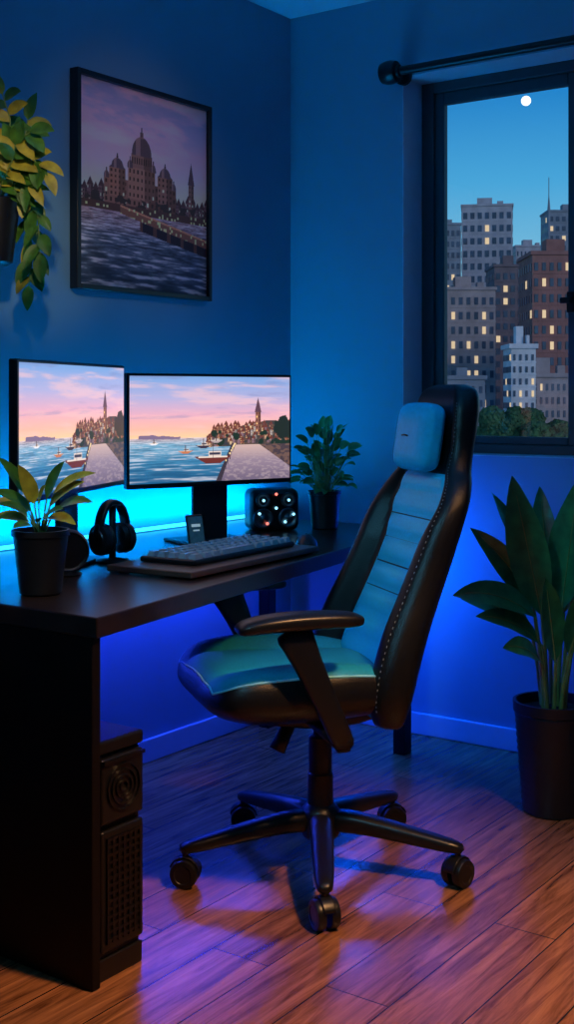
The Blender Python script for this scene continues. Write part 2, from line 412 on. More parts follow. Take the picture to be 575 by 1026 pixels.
# ------------------------------------------------------------------ desk
desk = empty('desk', (0, 0, 0))
DT = .744
bm = bmesh.new()
poly = [(-2.01, -.962), (-.20, -.66), (-.20, -.022), (-2.01, -.022)]
lo = [bm.verts.new((x, y, DT-.042)) for x, y in poly]; hi = [bm.verts.new((x, y, DT)) for x, y in poly]
bm.faces.new(hi); bm.faces.new(lo[::-1])
for i in range(4): bm.faces.new((lo[i], lo[(i+1) % 4], hi[(i+1) % 4], hi[i]))
mk('desktop', bm, M_desk, desk, bevel=.004)
bm = bmesh.new(); bbox(bm, -2.006, -1.982, -.945, -.03, 0, DT-.042)
mk('side_panel', bm, M_panel, desk, bevel=.003)
bm = bmesh.new()
bbox(bm, -.26, -.215, -.645, -.60, 0, DT-.042); bbox(bm, -.26, -.215, -.09, -.045, 0, DT-.042)
bbox(bm, -.26, -.215, -.6, -.09, DT-.10, DT-.042)
mk('leg_frame', bm, M_panel, desk, bevel=.003)
bm = bmesh.new(); bbox(bm, -1.98, -.262, -.085, -.06, DT-.10, DT-.042); mk('rear_rail', bm, M_panel, desk, bevel=.003)

led = empty('led_strip', (0, 0, 0))
box('diffuser_top', -2.0, -.2, -.019, -.008, .748, .758, M_ledc, led)
led2 = empty('led_strip', (0, 0, 0))
box('diffuser_under', -1.9, -.3, -.058, -.045, .665, .675, M_ledb, led2)

# PC tower
pc = empty('computer_tower', (-1.912, -.70, 0))
box('case', -.066, .066, -.225, .225, .012, .455, M_blk2, pc, bevel=.006)
box('top_cover', -.068, .068, -.235, .23, .457, .485, M_blk, pc, bevel=.006)
box('base_plinth', -.067, .067, -.232, .228, .0, .045, M_blk, pc, bevel=.004)
box('front_upper_bezel', -.062, .062, -.240, -.226, .318, .450, M_blk, pc, bevel=.006)
box('front_lower_bezel', -.062, .062, -.240, -.226, .060, .305, M_blk, pc, bevel=.006)
bm = bmesh.new()
for r in (.048, .036, .024, .012):
    pr = [(r-.003, -.2395), (r-.003, -.245), (r, -.245), (r, -.2395)]
    lathe_bm(bm, pr, 32, (0, 0, .385), 'Y')
mk('fan_grille', bm, M_met, pc, smooth=False)
bm = bmesh.new()
for i in range(14):
    z = .082+i*.0155; bbox(bm, -.05, .05, -.2435, -.2395, z, z+.006)
for i in range(7):
    x = -.05+i*.0158; bbox(bm, x, x+.004, -.2445, -.2395, .078, .29)
mk('mesh_grille', bm, M_met, pc)
box('handle_bar', -.06, .06, -.246, -.239, .44, .447, M_met, pc)

# ------------------------------------------------------------------ monitors
def monitor(p0, p1, z0, z1, stand_off, name='computer_monitor'):
    a, b = Vector((p0[0], p0[1], 0)), Vector((p1[0], p1[1], 0)); W = (b-a).length; c = (a+b)/2
    rz = math.atan2(b.y-a.y, b.x-a.x); Hh = z1-z0
    e = empty(name, (c.x, c.y, DT), rz); zc = (z0+z1)/2-DT
    box('bezel', -W/2, W/2, .0, .022, zc-Hh/2, zc+Hh/2, M_bezel, e, bevel=.004)
    box('rear_shell', -W*.3, W*.3, .022, .045, zc-Hh*.3, zc+Hh*.3, M_blk2, e, bevel=.01)
    painted('screen', W-.016, Hh-.022, 380, 220, harbor, M_screen, e, (0, -.0012, zc+.003))
    box('stand_neck', -.060+stand_off, .060+stand_off, .046, .060, .008, zc, M_blk2, e, bevel=.004)
    box('stand_foot', -.11+stand_off, .11+stand_off, -.01, .14, 0.0005, .010, M_blk2, e, bevel=.004)
    return e
monitor((-1.202, -.287), (-.67, -.48), .915, 1.246, .02)
monitor((-1.848, -.552), (-1.226, -.300), .932, 1.266, .06)

# ------------------------------------------------------------------ keyboard, board, mouse
rzk = math.radians(4)
mt = empty('keyboard_board', (-1.245, -.655, DT+.0005), rzk)
box('board', -.30, .30, -.130, .130, .004, .020, M_tray, mt, bevel=.004)
bm = bmesh.new()
for x in (-.27, .27):
    for y in (-.10, .10): lathe_bm(bm, [(.012, 0), (.012, .005)], 16, (x, y, 0))
mk('feet', bm, M_blk, mt)
kb = empty('keyboard', (-1.225, -.645, DT+.0208), rzk)
bm = bmesh.new(); bbox(bm, -.235, .235, -.086, .086, 0.0005, .014)
mk('case', bm, M_blk, kb, bevel=.005)
bm = bmesh.new()
for r in range(5):
    x = -.228
    y0 = -.080+r*.0320
    widths = {0: [1.25, 1.25, 1.25, 5, 1.25, 1.25, 1.25, 1, 1], 1: [2.2]+[1]*9+[1.5, 1]+[1]}.get(r, [1.3]+[1]*11+[1.2]+[1])
    tot = sum(widths); sc = .456/tot
    for w in widths:
        ww = w*sc; vs = bbox(bm, x+.0046, x+ww-.0046, y0, y0+.0225, .014, .026)
        for v in vs:
            if v.co.z > .02:
                v.co.x += .0028*(1 if v.co.x < x+ww/2 else -1); v.co.y += .003*(1 if v.co.y < y0+.011 else -1)
        x += ww
mk('keycaps', bm, M_key, kb)
ms = empty('computer_mouse', (-.835, -.650, DT+.0005), math.radians(-55))
bm = bmesh.new(); bmesh.ops.create_uvsphere(bm, u_segments=28, v_segments=16, radius=1)
for v in bm.verts:
    v.co.x *= .032*(1-.12*v.co.y); v.co.y *= .058
    v.co.z = max(v.co.z, 0)*.036*(1-.2*v.co.y)
mk('shell', bm, M_blk, ms, smooth=True)
lathe('scroll_wheel', [(.007, -.004), (.009, -.002), (.009, .002), (.007, .004)], M_met, ms, axis='X', c=(0, .032, .026), n=20)

# phone on a stand
ph = empty('smartphone', (-1.115, -.475, DT+.0005), math.radians(-20))
box('cradle', -.022, .022, -.02, .03, 0, .010, M_blk2, ph, bevel=.003)
box('body', -.027, .027, -.005, .004, .006, .105, M_bezel, ph, bevel=.004, rot=(math.radians(-14), 0, 0))
box('display', -.023, .023, -.0062, -.0052, .012, .099, mat('phone_display', (.02, .04, .07), .15, noise=.5, nscale=60, emis=(.03, .12, .2), es=.2), ph, rot=(math.radians(-14), 0, 0))
bm = bmesh.new(); bbox(bm, -.014, .014, -.0072, -.0063, .070, .078); bbox(bm, -.010, .010, -.0072, -.0063, .058, .062)
mk('clock_digits', bm, mat('clock_digits', (.2, .25, .3), .4, emis=(.4, .6, .7), es=.5), ph, rot=(math.radians(-14), 0, 0))

# speaker with lit dials
sp = empty('desktop_speaker', (-.53, -.30, DT+.0005), math.radians(-38))
box('housing', -.082, .082, -.05, .05, .0, .135, M_blk, sp, bevel=.022, bseg=5, smooth=False)
bm = bmesh.new()
for cx in (-.042, .042):
    for cz, r in ((.042, .033), (.100, .024)):
        lathe_bm(bm, [(r, -.049), (r, -.056), (r*.8, -.058), (r*.7, -.052), (r*.3, -.052), (r*.25, -.057), (.001, -.058)], 28, (cx, 0, cz), 'Y')
mk('drivers', bm, mat('driver_metal', (.12, .14, .16), .35, metal=.9), sp, smooth=True)
bm = bmesh.new(); bm2 = bmesh.new()
for i, (cx, cz) in enumerate([(-.042, .10), (.042, .10), (-.056, .058), (.0, .12), (.030, .030), (0, .075), (-.030, .026), (.058, .054)]):
    t = bm if i in (3, 6) else bm2
    lathe_bm(t, [(.0046, -.0582), (.0046, -.0605), (.001, -.0615)], 12, (cx, 0, cz), 'Y')
mk('light_red', bm, M_knob_o, sp); mk('lights_white', bm2, M_knob_c, sp)

# headphones hanging on a stand
hp = empty('headphones', (-1.405, -.425, DT+.0005), math.radians(35.57-90+48))
lathe('stand_base', [(.044, 0), (.046, .005), (.040, .010), (.010, .013)], M_blk, hp)
sweep('stand_post', [(0, 0, .008), (0, 0, .08), (0, 0, .148)], (.018, .018), M_blk2, hp, side=(1, 0, 0), power=2.2)
sweep('stand_hook', [(0, -.018, .150), (0, 0, .148), (0, .018, .150)], (.030, .008), M_blk2, hp, side=(1, 0, 0))
pts = [(.044*math.cos(a), .0, .088+.070*math.sin(a)) for a in [math.pi*i/20 for i in range(21)]]
sweep('headband', pts, (.034, .014), M_blk, hp, side=(0, 1, 0), n=12)
for sgn, nm in ((-1, 'left'), (1, 'right')):
    sweep('yoke_'+nm, [(sgn*.046, 0, .105), (sgn*.054, 0, .085), (sgn*.054, 0, .06)], [(.018, .006), (.024, .006), (.012, .006)], M_met, hp, side=(0, 1, 0))
    lathe('cup_'+nm, [(a_*1.12, sgn*b_) for a_, b_ in [(.026, -.012), (.035, -.009), (.037, 0), (.035, .009), (.026, .013), (.010, .014)]], M_blk2, hp, axis='X', c=(sgn*.040, 0, .062))
    lathe('cushion_'+nm, [(a_*1.12, sgn*b_) for a_, b_ in [(.018, -.026), (.031, -.025), (.036, -.016), (.032, -.010)]], M_lea, hp, axis='X', c=(sgn*.040, 0, .062))
    lathe('ring_'+nm, [(a_*1.12, sgn*b_) for a_, b_ in [(.020, .0145), (.023, .016), (.026, .0125)]], M_met, hp, axis='X', c=(sgn*.040, 0, .062))

# round desk speaker facing the room
rs_ = empty('round_speaker', (-1.640, -.500, DT+.0005), math.radians(35.57-90+20))
lathe('shell', [(.020, .040), (.040, .034), (.051, .015), (.053, 0), (.051, -.016), (.046, -.022), (.040, -.018), (.030, -.012), (.012, -.010)], M_blk, rs_, axis='Y', c=(0, 0, .060))
lathe('trim_ring', [(.043, -.019), (.047, -.0235), (.050, -.0175)], M_met, rs_, axis='Y', c=(0, 0, .060))
lathe('cone', [(.020, -.0125), (.016, -.018), (.004, -.020)], M_met, rs_, axis='Y', c=(0, 0, .060))
lathe('foot', [(.034, 0), (.036, .004), (.022, .012), (.016, .014)], M_blk, rs_)

# ------------------------------------------------------------------ plants
def potted(name, loc, rt, rb, h, ribs=0, rr=0):
    e = empty(name, loc)
    prof = [(rb*.9, 0), (rb, .004)]
    if rr:
        k = 14
        for i in range(k*2+1):
            t = i/(k*2); prof.append((rb+(rt-rb)*t+(.0028 if i % 2 else -.0005), .008+(h*.9-.008)*t))
    prof += [(rt, h*.90), (rt*1.06, h*.91), (rt*1.06, h), (rt*.97, h), (rt*.94, h*.90), (.01, h*.90)]
    o = lathe('pot', prof, M_pot, e, n=48)
    lathe('soil', [(rt*.93, h*.88), (rt*.93, h*.915), (rt*.5, h*.935), (.005, h*.94)], M_soil, e)
    return e

fp = potted('potted_floor_plant', (-.478, -1.255, 0), .105, .084, .315, rr=1)
bm = bmesh.new()
L_ = [
 ((-.035, -.02, .56), (-.115, -.03, .94), .115, .05),
 ((-.06, -.05, .56), (-.27, -.09, .69), .085, .50),
 ((-.05, .02, .58), (-.20, .00, .82), .075, .35),
 ((.03, .02, .57), (.08, .03, .93), .12, .05),
 ((.03, -.07, .46), (.11, -.14, .74), .11, .15),
 ((-.01, -.08, .44), (-.05, -.15, .68), .085, .12),
 ((.06, .03, .60), (.26, .03, .78), .10, .4),
 ((.06, -.03, .52), (.25, -.08, .60), .09, .4),
 ((-.05, .05, .50), (-.22, .10, .63), .07, .45),
 ((.01, .08, .60), (.0, .16, .90), .09, .12),
 ((-.05, -.08, .44), (-.16, -.18, .54), .065, .45),
 ((.05, .08, .55), (.18, .14, .84), .09, .2),
 ((-.04, -.04, .48), (-.21, -.11, .62), .07, .45),
 ((-.03, .00, .60), (-.15, .03, .90), .08, .2)]
for i, (a, b, w, dr) in enumerate(L_):
    a3, b3 = ax(*a), ax(*b); base = ax(a[0]*.5, a[1]*.5, .285)
    tube_bm(bm, bez(base, (base+a3)/2+ax(a[0]*-.15, 0, .0), a3, 6), .0065, .0045, mi=1)
    d = b3-a3; Ln = d.length*1.04
    sg = 1 if a[0] > 0 else -1
    nrm = ax(-.55*sg*(1 if i % 2 else -.6), -1, .5) if abs(d.normalized().z) > .7 else ax(0, -.6, 1)
    d2 = d.normalized()+UP*dr*.55
    leaf_bm(bm, a3, d2, nrm, Ln, w, dr, .28, 14, 0, twist=random.uniform(-.35, .35), wave=.02, peak=.85)
    p = a3.copy(); cd = d2.normalized(); mr = []
    nn = nrm.normalized()
    for k in range(15):
        cn = (nn-cd*nn.dot(cd)).normalized(); mr.append(p+cn*.0008)
        cd = (cd+Vector((0, 0, -1))*dr*2/14).normalized(); p = p+cd*(Ln/14)
    tube_bm(bm, mr[:13], .0026, .0008, n=6, mi=1)
mk('foliage', bm, [M_leafd, M_stem], fp, recalc=False)

p1 = potted('potted_houseplant', (-1.872, -.655, DT+.0005), .060, .046, .142)
bm = bmesh.new()
L_ = [((.02, -.01, .19), (.09, -.05, .27), .035, 1), ((.03, 0, .18), (.115, -.07, .24), .035, 0), ((.015, -.01, .21), (.05, -.04, .30), .034, 0),
 ((-.01, -.02, .20), (-.03, -.05, .29), .036, 1), ((-.02, 0, .18), (-.08, -.05, .25), .036, 0), ((-.02, -.02, .16), (-.085, -.06, .19), .034, 1),
 ((.0, -.02, .16), (.03, -.08, .19), .03, 0), ((.02, -.03, .17), (.09, -.08, .18), .03, 1), ((-.03, .01, .18), (-.10, -.01, .22), .036, 1),
 ((-.01, -.03, .15), (-.04, -.085, .165), .03, 0), ((.03, -.02, .22), (.115, -.06, .295), .03, 1), ((-.03, -.01, .22), (-.07, -.04, .31), .03, 0),
 ((.0, -.02, .19), (.02, -.06, .25), .032, 1), ((.01, -.03, .16), (.06, -.09, .215), .03, 0), ((-.02, -.03, .17), (-.06, -.08, .22), .03, 0)]
for a, b, w, k in L_:
    a3, b3 = ax(*a), ax(*b); base = ax(a[0]*.3, a[1]*.3, .130)
    tube_bm(bm, bez(base, (base+a3)/2+ax(0, 0, .01), a3, 5), .0022, .0014, mi=2, n=6)
    leaf_bm(bm, a3, (b3-a3)+UP*.015, ax(0, -.6, 1), (b3-a3).length*1.05, w, .35, .3, 7, k)
mk('foliage', bm, [M_leafg, M_leafy, M_stem], p1, recalc=False)

p2 = potted('potted_houseplant', (-.405, -.425, DT+.0005), .052, .044, .125)
bm = bmesh.new()
rnd = random.Random(3)
for i in range(85):
    az = rnd.uniform(0, 2*math.pi); el = rnd.uniform(.15, 1.5); R = rnd.uniform(.06, .215)
    d = Vector((math.cos(az)*math.cos(el), math.sin(az)*math.cos(el), math.sin(el)))
    a3 = Vector((0, 0, .115))+Vector((d.x*R*.55, d.y*R*.55, d.z*R*1.10)); base = Vector((d.x*.02, d.y*.02, .112))
    tube_bm(bm, bez(base, (base+a3)/2+Vector((0, 0, .015)), a3, 4), .0016, .0011, mi=1, n=5)
    leaf_bm(bm, a3, d+Vector((0, 0, .1)), Vector((rnd.uniform(-.4, .4)-.3, rnd.uniform(-.4, .4)-.3, 1)), rnd.uniform(.036, .058), rnd.uniform(.024, .034), .5, .3, 6, 0)
mk('foliage', bm, [M_leafd, M_stem], p2, recalc=False)

p3 = empty('wall_planter', (-1.530, -.115, 1.53))
lathe('pot', [(.03, 0), (.045, .01), (.060, .13), (.064, .18), (.066, .18), (.060, .172), (.01, .165)], M_pot, p3)
box('wall_bracket', -.012, .012, .04, .114, .09, .12, M_blk, p3)
bm = bmesh.new()
V3 = [
 [(0, 0, .16), (.02, -.02, .28), (.05, -.04, .38), (.03, -.05, .45)],
 [(0, 0, .16), (.06, -.03, .24), (.11, -.06, .28), (.145, -.07, .24)],
 [(.02, 0, .16), (.08, -.02, .20), (.12, -.03, .13), (.125, -.03, .03)],
 [(.02, 0, .16), (.08, .02, .16), (.095, .02, .04), (.085, .02, -.05)],
 [(0, 0, .16), (.02, -.04, .24), (.06, -.07, .31), (.11, -.09, .34)],
 [(0, 0, .16), (.04, .02, .26), (.07, .03, .34), (.08, .03, .40)],
 [(.02, 0, .16), (.05, -.04, .20), (.07, -.05, .23), (.10, -.06, .21)],
 [(0, 0, .16), (.03, -.05, .22), (.06, -.07, .27), (.07, -.08, .31)],
 [(0, 0, .16), (-.05, -.03, .28), (-.1, -.05, .36), (-.14, -.06, .38)]]
rnd = random.Random(11)
for br in V3:
    P = [ax(*p) for p in br]; path = []
    for i in range(25):
        t = i/24*3; k = min(int(t), 2); f = t-k; path.append(P[k].lerp(P[k+1], f))
    path = [path[0]]+[(path[i-1]+path[i]*2+path[i+1])/4 for i in range(1, 24)]+[path[-1]]
    tube_bm(bm, path, .003, .0015, mi=2, n=6)
    for i in range(6, 25, 2):
        t = (path[min(i+1, 24)]-path[i-1]).normalized()
        sd = t.cross(FW).normalized()*(1 if i % 4 == 0 else -1)
        d = sd*rnd.uniform(.5, 1)+t*.7-FW*rnd.uniform(-.2, .4)
        if i == 24: d = t
        leaf_bm(bm, path[i], d, -FW*.9+UP*.6+RT*rnd.uniform(-.5, .5), rnd.uniform(.055, .085), rnd.uniform(.028, .041), .5, .25, 7, 1 if rnd.random() < .36 else 0)
mk('foliage', bm, [M_leafg, M_leafy, M_stem], p3, recalc=False)

# ------------------------------------------------------------------ gaming chair
PHI = 18
ch = empty('gaming_chair', (-1.216, -.956, 0), math.radians(180+PHI-54.43))
base_off = math.radians(-90-180-PHI)
for k in range(5):
    a = base_off+k*2*math.pi/5; c, s = math.cos(a), math.sin(a)
    P = [(c*r, s*r, z) for r, z in ((.02, .125), (.08, .128), (.17, .118), (.26, .104), (.33, .094), (.362, .088))]
    sweep('base_leg_%d' % (k+1), P, [(.06, .06), (.060, .052), (.056, .045), (.050, .038), (.045, .032), (.03, .022)], M_blk, ch, side=(-s, c, 0), power=2.8, subsurf=1)
    cx, cy = c*.345, s*.345
    rr = a+[.35, 1.1, -.7, 1.0, -.5][k]
    hood = empty('caster_%d' % (k+1), (cx, cy, 0), rr); hood.parent = ch
    for sd in (-1, 1):
        lathe('wheel_%d' % (1 if sd < 0 else 2), [(a_, sd*b_) for a_, b_ in [(.020, -.010), (.0325, -.010), (.034, -.006), (.034, .006), (.032, .010), (.022, .0115), (.020, .0095), (.006, .0095)]], M_blk, hood, axis='Y', c=(0, sd*.0165, .034), n=36)
    bm = bmesh.new()
    pr = []
    for i in range(13):
        t = math.radians(20+i*150/12); pr.append((.037*math.cos(t), .034+.038*math.sin(t)))
    sweep_bm(bm, [(x, 0, z) for x, z in pr], (.030, .004), side=(0, 1, 0), n=12, power=6)
    mk('hood', bm, M_blk, hood, smooth=True)
    lathe('stem', [(.008, .060), (.008, .10)], M_met, hood, n=16)
lathe('hub', [(.045, .085), (.052, .10), (.052, .145), (.040, .160), (.032, .165), (.032, .24), (.029, .243), (.029, .25)], M_blk, ch)
lathe('gas_cover', [(.029, .245), (.029, .33), (.024, .333)], M_blk2, ch)
lathe('gas_lift', [(.018, .32), (.018, .40)], M_met, ch)
bm = bmesh.new()
sweep_bm(bm, [(-.14, 0, .398), (-.06, 0, .392), (.06, 0, .392), (.15, 0, .398)], [(.16, .03), (.17, .05), (.17, .05), (.16, .03)], side=(0, 1, 0))
mk('tilt_mechanism', bm, M_blk, ch, smooth=True)
sweep('tension_knob', [(.095, .05, .385), (.12, .06, .35), (.135, .066, .325)], [(.03, .03), (.036, .036), (.04, .04)], M_blk, ch, n=14, power=2.2)
sweep('height_lever', [(.05, .05, .385), (.04, .20, .375), (.035, .26, .37)], [(.012, .01), (.012, .01), (.035, .012)], M_blk, ch, n=10)

def interp_table(tab, n):
    tab = np.array(tab, float); s = np.linspace(0, len(tab)-1, n); out = []
    for v in s:
        i = int(min(v, len(tab)-2)); f = v-i
        p0, p1_, p2_, p3_ = tab[max(i-1, 0)], tab[i], tab[i+1], tab[min(i+2, len(tab)-1)]
        out.append(.5*((2*p1_)+(-p0+p2_)*f+(2*p0-5*p1_+4*p2_-p3_)*f*f+(-p0+3*p1_-3*p2_+p3_)*f**3))
    return out
def sst(a, b, x):
    t = min(1, max(0, (x-a)/(b-a))); return t*t*(3-2*t)
BT = [(.390, .20, -.108, -.095, -.140), (.405, .240, -.098, -.066, -.152), (.46, .265, -.096, -.046, -.172), (.54, .266, -.118, -.056, -.196), (.62, .256, -.152, -.084, -.224),
      (.70, .244, -.188, -.124, -.256), (.78, .236, -.222, -.162, -.288), (.86, .232, -.250, -.198, -.316), (.92, .222, -.270, -.232, -.336),
      (.965, .196, -.284, -.258, -.352), (1.00, .164, -.294, -.276, -.364), (1.05, .148, -.303, -.296, -.376), (1.11, .143, -.308, -.304, -.390), (1.16, .134, -.314, -.312, -.399),
      (1.195, .112, -.325, -.325, -.397), (1.21, .06, -.342, -.342, -.384)]
PW = .60
NR, NF = 76, 53
rows = interp_table(BT, NR)
def pw(z): return PW+.08*sst(.80, .92, z)
def back_front(row, t, grooves=True):
    z, w, c, b, k = row; a = abs(t); q = pw(z)
    x = c+(b-c)*sst(q-.02, q+.20, a)
    if z < .985:
        if grooves:
            g = abs(((z-.50)/.062) % 1-.5)*2
            x += .009*(1-g**2.5)*(1-sst(q-.09, q, a))
        x -= .007*math.exp(-((a-q)/.022)**2)
    m = .5*(b+k)
    e_ = max(0, (a-.78)/.22); x = m+(x-m)*math.sqrt(max(0, 1-e_**2.4))
    return x
def back_back(row, t):
    z, w, c, b, k = row; a = abs(t); m = .5*(b+k)
    return m+(k-m)*math.sqrt(max(0, 1-a**3.2))
bm = bmesh.new(); rings = []
for r in rows:
    ring = []
    for j in range(NF):
        t = math.sin((-1+2*j/(NF-1))*math.pi/2)*.35+(-1+2*j/(NF-1))*.65
        ring.append((bm.verts.new((back_front(r, t), r[1]*t, r[0])), abs(t), 1))
    for j in range(1, 20):
        t = math.cos(math.pi*j/20); ring.append((bm.verts.new((back_back(r, t), r[1]*t, r[0])), abs(t), 0))
    rings.append(ring)
n = len(rings[0])
for i in range(len(rows)-1):
    for j in range(n):
        A, B, C_, D_ = rings[i][j], rings[i][(j+1) % n], rings[i+1][(j+1) % n], rings[i+1][j]
        f = bm.faces.new((A[0], B[0], C_[0], D_[0]))
        fr = all(q[2] for q in (A, B)); av = (A[1]+B[1])/2
        f.material_index = 1 if (fr and av < pw(rows[i][0]) and rows[i][0] < .985) else 0
bm.faces.new([q[0] for q in rings[0]][::-1]); bm.faces.new([q[0] for q in rings[-1]])
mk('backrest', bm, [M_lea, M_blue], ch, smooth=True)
def row_at(z):
    zs = [r[0] for r in rows]
    for i in range(len(zs)-1):
        if zs[i] <= z <= zs[i+1]:
            f = (z-zs[i])/(zs[i+1]-zs[i]); return rows[i]*(1-f)+rows[i+1]*f
bm = bmesh.new()
for k in range(8):
    z = .500+k*.062
    rw = row_at(z); P = [(back_front(rw, t)+.0008, rw[1]*t, z) for t in np.linspace(-pw(z)+.05, pw(z)-.05, 17)]
    tube_bm(bm, P, .0020, n=5)
mk('insert_seams', bm, M_seam, ch, smooth=True)
def edge_tube(nm, fn, z0, z1, r, m, off=.001):
    for s in (-1, 1):
        P = [(back_front(rw, fn(rw[0])*s, False)+off, rw[1]*fn(rw[0])*s, rw[0]) for rw in rows if z0 <= rw[0] <= z1]
        bm = bmesh.new(); tube_bm(bm, P, r, n=6); mk(nm+('_near' if s > 0 else '_far'), bm, m, ch, smooth=True)
edge_tube('piping', pw, .50, .985, .0022, M_pipe, .001)
for s in (-1, 1):
    bm = bmesh.new(); P = [Vector((back_front(rw, .9*s, False)+.001, rw[1]*.90*s, rw[0])) for rw in interp_table(BT, 260) if .44 < rw[0] < 1.17]
    for i in range(0, len(P)-2, 3): tube_bm(bm, [P[i], P[i+1]], .0011, n=5)
    mk('stitching_%d' % (1 if s < 0 else 2), bm, M_stitch, ch)
bm = bmesh.new(); bmesh.ops.create_cube(bm, size=2); bmesh.ops.subdivide_edges(bm, edges=bm.edges[:], cuts=8, use_grid_fill=True)
for v in bm.verts:
    x, y, z = v.co; p = 5.
    nn = (abs(x)**p+abs(y)**p+abs(z)**p)**(1/p)
    v.co = Vector((x, y, z))/nn*max(abs(x), abs(y), abs(z))
    q = 1-.45*max(abs(v.co.y)**4, abs(v.co.z)**4)
    v.co.x *= .038*q; v.co.y *= .106; v.co.z *= .088
mk('head_pillow', bm, M_pill, ch, loc=(-.268, 0, 1.076), rot=(0, math.radians(-9), 0), smooth=True, subsurf=1)
sweep('pillow_logo', [(-.228, -.02, 1.080), (-.227, 0, 1.082), (-.228, .02, 1.080)], (.001, .004), M_blk, ch)

ST = [(-.18, .14, .50, .50, .455), (-.165, .18, .518, .522, .432), (-.11, .225, .523, .535, .420), (0, .250, .527, .552, .414), (.12, .258, .531, .558, .412),
      (.21, .256, .535, .554, .416), (.27, .243, .534, .543, .426), (.305, .215, .522, .524, .438), (.326, .17, .502, .502, .455), (.334, .12, .485, .485, .468)]
srows = interp_table(ST, 50)
def seat_top(row, t):
    x, w, c, b, k = row; a = abs(t); z = c+(b-c)*sst(.5, .72, a)+.008*(1-(a/.5)**2 if a < .5 else 0)
    z -= .005*math.exp(-((a-.50)/.03)**2)*(1 if x < .26 else max(0, 1-(x-.26)/.04))
    m = (b+k)/2; e_ = max(0, (a-.76)/.24)
    return m+(z-m)*math.sqrt(max(0, 1-e_**2.3))
def seat_bot(row, t):
    x, w, c, b, k = row; a = abs(t); m = (b+k)/2; return m+(k-m)*math.sqrt(max(0, 1-a**5))
PS = .94
bm = bmesh.new(); rings = []
for r in srows:
    ring = []
    for j in range(NF):
        t = math.sin((-1+2*j/(NF-1))*math.pi/2)*.35+(-1+2*j/(NF-1))*.65
        ring.append((bm.verts.new((r[0], r[1]*t, seat_top(r, t))), abs(t), 1))
    for j in range(1, 20):
        t = math.cos(math.pi*j/20); ring.append((bm.verts.new((r[0], r[1]*t, seat_bot(r, t))), abs(t), 0))
    rings.append(ring)
for i in range(len(srows)-1):
    for j in range(n):
        A, B, C_, D_ = rings[i][j], rings[i][(j+1) % n], rings[i+1][(j+1) % n], rings[i+1][j]
        f = bm.faces.new((A[0], B[0], C_[0], D_[0]))
        f.material_index = 1 if (A[2] and B[2] and (A[1]+B[1])/2 < PS and srows[i][0] < .321) else 0
bm.faces.new([q[0] for q in rings[0]][::-1]); bm.faces.new([q[0] for q in rings[-1]])
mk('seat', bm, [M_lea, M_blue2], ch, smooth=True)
P = []
sr = [r for r in srows if -.14 < r[0] < .322]
for r in sr: P.append((r[0], r[1]*PS, seat_top(r, PS)+.0005))
last = sr[-1]
for i in range(1, 12):
    t = PS-2*PS*i/12; P.append((last[0], last[1]*t, seat_top(last, t)+.0008))
for r in sr[::-1]: P.append((r[0], -r[1]*PS, seat_top(r, PS)+.0005))
bm = bmesh.new(); tube_bm(bm, P, .0030, n=6); mk('seat_piping', bm, M_pipe, ch, smooth=True)
for s, nm in ((1, 'near'), (-1, 'far')):
    y = s*.285
    sweep('arm_pad_'+nm, [(.000, y, .670), (.010, y, .673), (.055, y, .676), (.12, y, .678), (.20, y, .677), (.265, y, .671), (.290, y, .665), (.298, y, .661)],
          [(.04, .014), (.068, .030), (.08, .038), (.084, .040), (.088, .040), (.084, .035), (.066, .026), (.04, .012)], M_blk, ch, side=(0, 1, 0), n=20, power=3, subsurf=1)
    sweep('arm_support_'+nm, [(.170, y, .664), (.155, y, .632), (.112, y, .54), (.072, y, .455), (.052, y-s*.005, .41), (.035, y-s*.02, .385)],
          [(.03, .105), (.03, .075), (.03, .060), (.03, .054), (.03, .054), (.03, .05)], M_blk, ch, side=(0, 1, 0), power=4, subsurf=1)
    sweep('arm_bracket_'+nm, [(.045, y, .395), (.045, s*.15, .40), (.045, s*.05, .40)], [(.05, .03), (.06, .022), (.06, .02)], M_blk, ch, side=(1, 0, 0))

